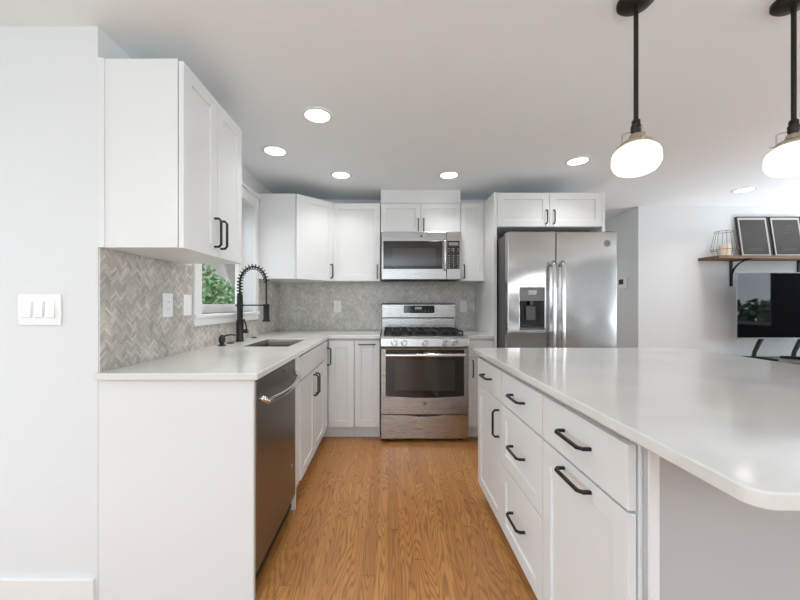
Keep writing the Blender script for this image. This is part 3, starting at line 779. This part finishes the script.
cxr = (rx0+rx1)/2
slab_on(bgd, 'display_panel', 'bglass', .160-cxr, .475-cxr, 1.098, 1.175, yf)
slab_on(bgd, 'clock_display', 'display', .275-cxr, .345-cxr, 1.135, 1.160, lambda z: yf(z)-.002, .0006)
bm = bmesh.new()
for r_ in range(2):
    for c_ in range(9):
        x = .175-cxr+c_*.033; z = 1.112+r_*.012
        if r_ == 1 and .09 < x+cxr-.175 < .18: continue
        y = yf(z)-.0026; box(bm, x, x+.016, y-.0003, y+.0003, z, z+.0035)
obj('button_marks', bm, 'markdim', bgd)

# ------------------------------------------------------------------ microwave
mx0, mx1 = -.062, .690; mf = 3.275; mh = (mx1-mx0)/2; mz0, mz1 = 1.420, 1.872
mw = thing('microwave', 'stainless over the range microwave with black window', 'microwave', ((mx0+mx1)/2, mf, 0))
bxo('body', 'caseg', (-mh+.003, mh-.003, .036, BY-mf-.003, mz0+.004, mz1), mw, .002)
bxo('vent_grille', 'gap', (-mh+.02, mh-.02, .04, .15, mz0-.002, mz0+.004), mw)
dx = .551-(mx0+mx1)/2
md = bxo('door', 'steel', (-mh, dx, 0, .036, mz0, mz1), mw, .005)
bxo('door_window', 'bglass', (-mh+.018, .514-(mx0+mx1)/2, -.003, .0, 1.520, 1.783), md, .003)
bxo('window_screen', 'bglass2', (-mh+.10, .448-(mx0+mx1)/2, -.0036, -.003, 1.550, 1.715), md)
bm = bmesh.new(); hxx = .533-(mx0+mx1)/2
tube(bm, [(hxx, 0, 1.525), (hxx, -.030, 1.515), (hxx, -.034, 1.53), (hxx, -.036, 1.65), (hxx, -.034, 1.765), (hxx, -.030, 1.78), (hxx, 0, 1.77)], .0125, 12); obj('handle', bm, 'chrome', md, smooth='full')
mp = bxo('control_panel', 'steel', (dx+.0015, mh, 0, .036, mz0, mz1), mw, .005)
px0, px1 = dx+.008, mh-.016
bxo('keypad', 'bglass', (px0, px1, -.002, 0, 1.520, 1.783), mp, .001)
bxo('clock_display', 'display', (px0+.012, px1-.012, -.0026, -.002, 1.74, 1.770), mp)
pw = px1-px0
for r_ in range(9):
    for c_ in range(3):
        if r_ == 6: continue
        x = px0+.010+c_*(pw-.032)/2; z = 1.535+r_*.0215
        bm = bmesh.new(); box(bm, x, x+.012, -.0024, -.002, z, z+.004); obj('key_mark', bm, 'mark', mp)
bm = bmesh.new()
tube(bm, [(px0+pw*.45+.013*math.cos(a*PI/8), -.0022, 1.700+.013*math.sin(a*PI/8)) for a in range(16)], .0012, 4, closed=True)
obj('dial_mark', bm, 'mark', mp)
bm = bmesh.new(); lathe(bm, [(.010, 0), (.010, -.0015), (.001, -.0015)], (0.0, 0, 1.828), 18, 'y'); obj('logo_badge', bm, 'logodark', md)

# ------------------------------------------------------------------ refrigerator
rx_0, rx_1 = .957, 1.835; ff = 2.785; rc = (rx_0+rx_1)/2
fr = thing('refrigerator', 'stainless side by side refrigerator with ice and water dispenser', 'refrigerator', (rc, ff, 0))
hf = (rx_1-rx_0)/2
bxo('body', 'caseg', (-hf+.004, hf-.004, .062, .80, .03, 1.755), fr, .003)
bxo('base_grille', 'gap', (-hf+.01, hf-.01, .05, .062, .0, .075), fr)
bxo('hinge_cover', 'caseg', (-hf+.01, -hf+.09, .02, .12, 1.7555, 1.775), fr, .004)
bxo('hinge_cover', 'caseg', (hf-.09, hf-.01, .02, .12, 1.7555, 1.775), fr, .004)
gapx = 1.346-rc
# dispenser opening in the left door
D0, D1, E0, E1 = 1.056-rc, 1.253-rc, .985, 1.318
def fdoor(x0, x1, hole=None):
    bm = bmesh.new()
    if not hole: box(bm, x0, x1, 0, .060, .08, 1.768)
    else:
        a, b, c, d = hole
        xs = [x0, a, b, x1]; zs = [.08, c, d, 1.768]
        V = {}
        def v(i, k, y):
            if (i, k, y) not in V: V[(i, k, y)] = bm.verts.new((xs[i], y, zs[k]))
            return V[(i, k, y)]
        for i in range(3):
            for k in range(3):
                if i == 1 and k == 1: continue
                bm.faces.new((v(i, k, 0), v(i+1, k, 0), v(i+1, k+1, 0), v(i, k+1, 0)))
        for i in range(3):
            for k in range(3): bm.faces.new((v(i, k, .06), v(i, k+1, .06), v(i+1, k+1, .06), v(i+1, k, .06)))
        for k in range(3):
            bm.faces.new((v(0, k, 0), v(0, k+1, 0), v(0, k+1, .06), v(0, k, .06))); bm.faces.new((v(3, k, 0), v(3, k, .06), v(3, k+1, .06), v(3, k+1, 0)))
        for i in range(3):
            bm.faces.new((v(i, 0, 0), v(i, 0, .06), v(i+1, 0, .06), v(i+1, 0, 0))); bm.faces.new((v(i, 3, 0), v(i+1, 3, 0), v(i+1, 3, .06), v(i, 3, .06)))
        p = [bm.verts.new((x, .05, z)) for x, z in ((a, c), (b, c), (b, d), (a, d))]
        q = [v(1, 1, 0), v(2, 1, 0), v(2, 2, 0), v(1, 2, 0)]
        for i in range(4): bm.faces.new((q[i], p[i], p[(i+1) % 4], q[(i+1) % 4]))
        bm.faces.new(p)
    return obj('door', bm, 'steelf', fr, .006, seg=3)
d1 = fdoor(-hf, gapx-.003, (D0, D1, E0, E1)); d2 = fdoor(gapx+.003, hf)
for d_, x_ in ((d1, 1.303-rc), (d2, 1.376-rc)):
    bm = bmesh.new()
    tube(bm, [(x_, 0, 1.50), (x_, -.04, 1.515), (x_, -.055, 1.49), (x_, -.060, 1.3), (x_, -.062, 1.0), (x_, -.060, .7), (x_, -.055, .50), (x_, -.04, .475), (x_, 0, .49)], .0155, 14)
    obj('handle', bm, 'chrome', d_, smooth='full')
dp = bxo('dispenser', 'bglass', (D0+.001, D1-.001, .046, .0495, E0+.001, E1-.001), fr)
bxo('dispenser_panel', 'dispgrey', (D0+.001, D1-.001, -.002, .044, 1.213, E1-.001), dp, .002)
bxo('dispenser_display', 'bglass', (D0+.065, D1-.065, -.0032, -.002, 1.262, 1.296), dp)
bm = bmesh.new()
for k in range(3): box(bm, D0+.075+k*.017, D0+.087+k*.017, -.0038, -.0032, 1.272, 1.286)
obj('display_marks', bm, 'mark', dp)
bm = bmesh.new(); box(bm, D0+.06, D1-.06, .030, .036, 1.06, 1.17); tube(bm, [((D0+D1)/2, .02, 1.213), ((D0+D1)/2, .02, 1.18)], .014, 12); obj('paddle', bm, 'caseg', dp, .002)
bxo('drip_tray', 'dispgrey', (D0+.001, D1-.001, -.004, .044, E0+.001, E0+.012), dp, .002)
badge(fr, (1.755-rc, -.0002, 1.675), .026)

# ------------------------------------------------------------------ recessed ceiling lights
def can(label, x, y, power=CAN_POWER):
    t = thing('recessed_light', label, 'ceiling light', (x, y, CZ), 0, 'recessed ceiling lights')
    bm = bmesh.new(); lathe(bm, [(.092, 0), (.090, -.005), (.074, -.006), (.070, -.003), (.070, 0)], n=36); obj('trim_ring', bm, 'trim', t, smooth=True)
    bm = bmesh.new(); lathe(bm, [(.070, -.0005), (.070, -.002), (.001, -.002)], n=36); obj('lens', bm, 'lens', t)
    d = bpy.data.lights.new('can_lamp', 'AREA'); d.shape = 'DISK'; d.size = .13; d.spread = math.radians(118); d.energy = power; d.color = (1, .975, .945)
    o = bpy.data.objects.new('can_lamp', d); COL.objects.link(o); o.location = (0, 0, -.008); o.parent = t
can('recessed ceiling light nearest the camera, above the left counter edge', -.412, 2.034)
can('recessed ceiling light nearest the window, leftmost of all', -.813, 2.505)
can('recessed ceiling light in front of the corner cabinet, left of the soffit', -.401, 2.97)
can('recessed ceiling light in front of the cabinet above the microwave', .520, 2.97)
can('recessed ceiling light in front of the refrigerator', 1.463, 2.68)
can('recessed ceiling light on the far right, near the shelf and television', 3.435, 3.358)
can('recessed ceiling light of the living area, right of the television', 5.0, 2.7)
can('added unseen recessed ceiling light in the hallway behind the refrigerator', 2.36, 4.75)  # lamp added out of sight to brighten the hallway wall
can('added recessed ceiling light over the aisle, just above the camera view', -.40, .80)  # lamp added out of view to light the floor near the camera

# ------------------------------------------------------------------ pendants over the island
def pendant(label, x, y=1.26, z=1.715):
    t = thing('pendant_light', label, 'pendant light', (x, y, CZ), 0, 'pendant lights over the island')
    b = z-CZ
    bm = bmesh.new(); lathe(bm, [(.060, 0), (.060, -.012), (.05, -.022), (.012, -.026), (.001, -.026)], n=28); obj('canopy', bm, 'bronze', t, smooth=True)
    bm = bmesh.new(); tube(bm, [(0, 0, -.02), (0, 0, b+.120)], .0075, 12); obj('rod', bm, 'bronze', t, smooth=True)
    bm = bmesh.new(); lathe(bm, [(.0105, b+.138), (.0135, b+.134), (.0135, b+.118), (.0165, b+.116), (.0165, b+.095), (.014, b+.090), (.014, b+.070), (.001, b+.070)], n=20); obj('socket', bm, 'bronze', t, smooth=True)
    bm = bmesh.new(); lathe(bm, [(.014, b+.088), (.020, b+.084), (.024, b+.068), (.040, b+.062), (.049, b+.056), (.050, b+.046), (.046, b+.046)], n=32); fit = obj('fitter', bm, 'nickel', t, smooth=True)
    for k in range(3):
        a = 2*PI*k/3+.3; c, s = math.cos(a), math.sin(a)
        bm = bmesh.new(); tube(bm, [(.012*c, .012*s, b+.100), (.038*c, .038*s, b+.100), (.042*c, .042*s, b+.096), (.042*c, .042*s, b+.060)], .0022, 6)
        tube(bm, [(.048*c, .048*s, b+.052), (.060*c, .060*s, b+.052)], .004, 8); obj('strut', bm, 'nickel', fit, smooth=True)
    bm = bmesh.new()
    pr = [(.040, .050), (.045, .043), (.058, .037), (.070, .026), (.0755, .011), (.0765, -.002), (.0765, -.020), (.070, -.036), (.060, -.048), (.044, -.056), (.022, -.060), (.001, -.061)]
    lathe(bm, [(r, b+q) for r, q in pr], n=40); obj('glass_globe', bm, 'globe', t, smooth='full')
pendant('left pendant light with white opal globe over the island', .898)
pendant('right pendant light with white opal globe over the island, cut by the frame', 1.469)

# ------------------------------------------------------------------ electrical plates
def plate(name, label, loc, rz, w, h, kind, cat, n=1):
    t = thing(name, label, cat, loc, rz)
    bxo('cover_plate', 'plastic', (-w/2, w/2, -.006, 0, -h/2, h/2), t, .003)
    for k in range(n):
        cx = (k-(n-1)/2)*.046
        if kind == 'outlet':
            o = bxo('receptacle', 'plastic', (cx-.0165, cx+.0165, -.008, -.006, -.033, .033), t, .002)
            bm = bmesh.new()
            for zz in (-.019, .016):
                for xx in (-.006, .006): box(bm, cx+xx-.001, cx+xx+.001, -.0083, -.008, zz-.004, zz+.004)
            obj('slots', bm, 'gap', o)
        else:
            bm = bmesh.new(); v = [(cx-.0165, -.006, -.033), (cx+.0165, -.006, -.033), (cx+.0165, -.0115, -.030), (cx-.0165, -.0115, -.030), (cx-.0165, -.0075, .033), (cx+.0165, -.0075, .033), (cx+.0165, -.006, .033), (cx-.0165, -.006, .033)]
            V = [bm.verts.new(p) for p in v]
            for f in ((0, 1, 2, 3), (3, 2, 5, 4), (4, 5, 6, 7), (0, 3, 4, 7), (1, 6, 5, 2)): bm.faces.new([V[i] for i in f])
            obj('rocker', bm, 'plastic', t)
            if k < 2:
                bm = bmesh.new(); box(bm, cx+.0185, cx+.0215, -.0075, -.006, -.018, .033); obj('dimmer_slider', bm, 'plastic', t)
    return t
plate('light_switch', 'white three gang light switch plate on the near left wall', (-1.381, NY, 1.164), 0, .172, .124, 'switch', 'switch', 3)
plate('outlet', 'white outlet plate on the left backsplash under the near wall cabinet', (LX+.0068, 1.807, 1.182), PI/2, .078, .122, 'outlet', 'outlet')
plate('light_switch', 'white switch plate on the left backsplash beside the window casing', (LX+.0068, 1.985, 1.182), PI/2, .075, .118, 'switch', 'switch')
plate('outlet', 'white outlet plate on the back backsplash left of the range', (-.533, BY-.0068, 1.164), 0, .078, .122, 'outlet', 'outlet')
plate('outlet', 'white outlet plate on the back backsplash right of the range', (.790, BY-.0068, 1.164), 0, .075, .120, 'outlet', 'outlet')
th = thing('thermostat', 'small white thermostat with dark display on the hallway wall beside the refrigerator', 'thermostat', (2.82, 4.16, 1.43), -PI/2)
bxo('housing', 'plastic', (-.065, .065, -.028, 0, -.055, .075), th, .005)
bxo('display', 'bglass', (-.048, .030, -.030, -.028, -.005, .055), th)

# ------------------------------------------------------------------ wall shelf with its things
SHZ = 1.675
sh = thing('wall_shelf', 'brown wooden wall shelf on black brackets above the television', 'shelf', (4.3, 3.92, SHZ))
bxo('board', 'shelf', (3.49-4.3, 5.2-4.3, -.25, 0, 0, .030), sh, .003)
for X in (3.86, 4.62):
    bm = bmesh.new(); x = X-4.3
    box(bm, x-.014, x+.014, -.012, 0, -.285, 0); box(bm, x-.014, x+.014, -.225, -.012, -.010, 0)
    arc = [(x, -.008-.19*(1-math.cos(a*PI/20)), -.20+.192*math.sin(a*PI/20)) for a in range(11)]
    tube(bm, arc, .009, 4, phase=PI/4)
    obj('bracket', bm, 'black', sh, .001)
def picture(label, X, seed):
    random.seed(seed)
    t = thing('framed_print', label, 'framed print', (X, 3.832, SHZ+.0305), 0, 'framed prints on the wall shelf')
    t.rotation_euler = (-math.atan2(.062, .46), 0, 0)
    wd, hh = .352, .468
    bm = bmesh.new()
    for d in ((-wd/2, -wd/2+.010, 0, hh), (wd/2-.010, wd/2, 0, hh), (-wd/2+.01, wd/2-.01, 0, .010), (-wd/2+.01, wd/2-.01, hh-.010, hh)): box(bm, d[0], d[1], 0, .020, d[2], d[3])
    obj('frame', bm, 'frame', t, .001)
    bxo('mat_board', 'mat', (-wd/2+.010, wd/2-.010, .008, .012, .010, hh-.010), t)
    bxo('print', 'print', (-wd/2+.034, wd/2-.034, .006, .008, .034, hh-.036), t)
    bm = bmesh.new(); y = .0055
    for k in range(3):
        cx, cz, r = random.uniform(-.05, .05), random.uniform(.14, .36), random.uniform(.012, .030)
        tube(bm, [(cx+r*math.cos(a*PI/8), y, cz+r*.7*math.sin(a*PI/8)) for a in range(11)], .0014, 4)
        for q in range(5):
            a = random.uniform(0, 6.28); box(bm, cx+.05*math.cos(a), cx+.05*math.cos(a)+.004, y-.0004, y+.0006, cz+.04*math.sin(a), cz+.04*math.sin(a)+.004)
    for k in range(3): box(bm, -.08, .08, y, y+.0005, .075+.014*k, .0765+.014*k)
    obj('line_drawing', bm, 'markdim', t)
picture('left dark art print in a thin black frame leaning on the shelf', 4.072, 3)
picture('right dark art print in a thin black frame, farther from the wire lantern', 4.440, 11)
lt = thing('wire_lantern', 'wire candle lantern with a cream candle inside at the left end of the shelf', 'lantern', (3.675, 3.80, SHZ+.0302))
bm = bmesh.new()
def circ(r, z): return [(r*math.cos(a*PI/16), r*math.sin(a*PI/16), z) for a in range(32)]
for r, z in ((.080, .275), (.115, .075), (.085, .003)): tube(bm, circ(r, z), .0028, 6, closed=True)
for k in range(8):
    a = 2*PI*k/8+.2; c, s = math.cos(a), math.sin(a)
    tube(bm, [(.080*c, .080*s, .275), (.115*c, .115*s, .075), (.085*c, .085*s, .003)], .0020, 6)
obj('wire_cage', bm, 'wire', lt, smooth=True)
bm = bmesh.new(); lathe(bm, [(.052, .0), (.052, .125), (.046, .130), (.004, .124), (.001, .124)], n=24); obj('candle', bm, 'candle', lt, smooth=True)
bm = bmesh.new(); tube(bm, [(0, 0, .124), (.002, 0, .142)], .0018, 6); obj('wick', bm, 'gap', lt)

# ------------------------------------------------------------------ television and console
tv = thing('television', 'flat black television standing on black legs below the shelf', 'television', (4.265, 3.65, .61))
TW = 1.23/2; zb = .823-.61; zt = 1.522-.61
bxo('back_case', 'caseg', (-TW+.06, TW-.06, .008, .05, zb+.02, zt-.02), tv, .006)
bm = bmesh.new()
for d in ((-TW+.003, -TW+.008, zb, zt), (TW-.008, TW-.003, zb, zt), (-TW+.008, TW-.008, zb, zb+.014), (-TW+.008, TW-.008, zt-.006, zt)): box(bm, d[0], d[1], -.002, .008, d[2], d[3])
obj('bezel', bm, 'tvframe', tv, .001)
bxo('screen', 'tvscreen', (-TW+.008, TW-.008, -.0005, .0078, zb+.014, zt-.006), tv)
bxo('brand_mark', 'mark', (-.022, .022, -.0026, -.002, zb+.005, zb+.009), tv)
for sx, X in ((-1, 3.95), (1, 4.37)):
    x = X-4.265
    bm = bmesh.new(); tube(bm, [(x, .03, zb+.06), (x, .03, zb), (x-.03, .03, zb-.05), (x-.075, .03, .07), (x-.085, .03, .012)], [.022, .022, .02, .018, .018], 6)
    tube(bm, [(x-.12, .12, .008), (x-.085, .03, .014), (x+.02, -.11, .008)], [.010, .016, .010], 6); obj('leg', bm, 'black', tv, smooth=True)
cs = thing('media_console', 'low dark media console under the television', 'console', (4.5, 3.66, 0))
bxo('top', 'console', (-.72, .72, -.21, .21, .58, .608), cs, .003)
bxo('body', 'console', (-.70, .70, -.19, .21, .08, .58), cs, .002)
for sx in (-1, 1): bxo('door', 'console', ((-.69, -.003) if sx < 0 else (.003, .69))+(-.208, -.19, .095, .57), cs, .002)
for sx in (-1, 1):
    for yy in (-.15, .16): bxo('leg', 'black', (sx*.64-.02, sx*.64+.02, yy-.02, yy+.02, 0, .08), cs)
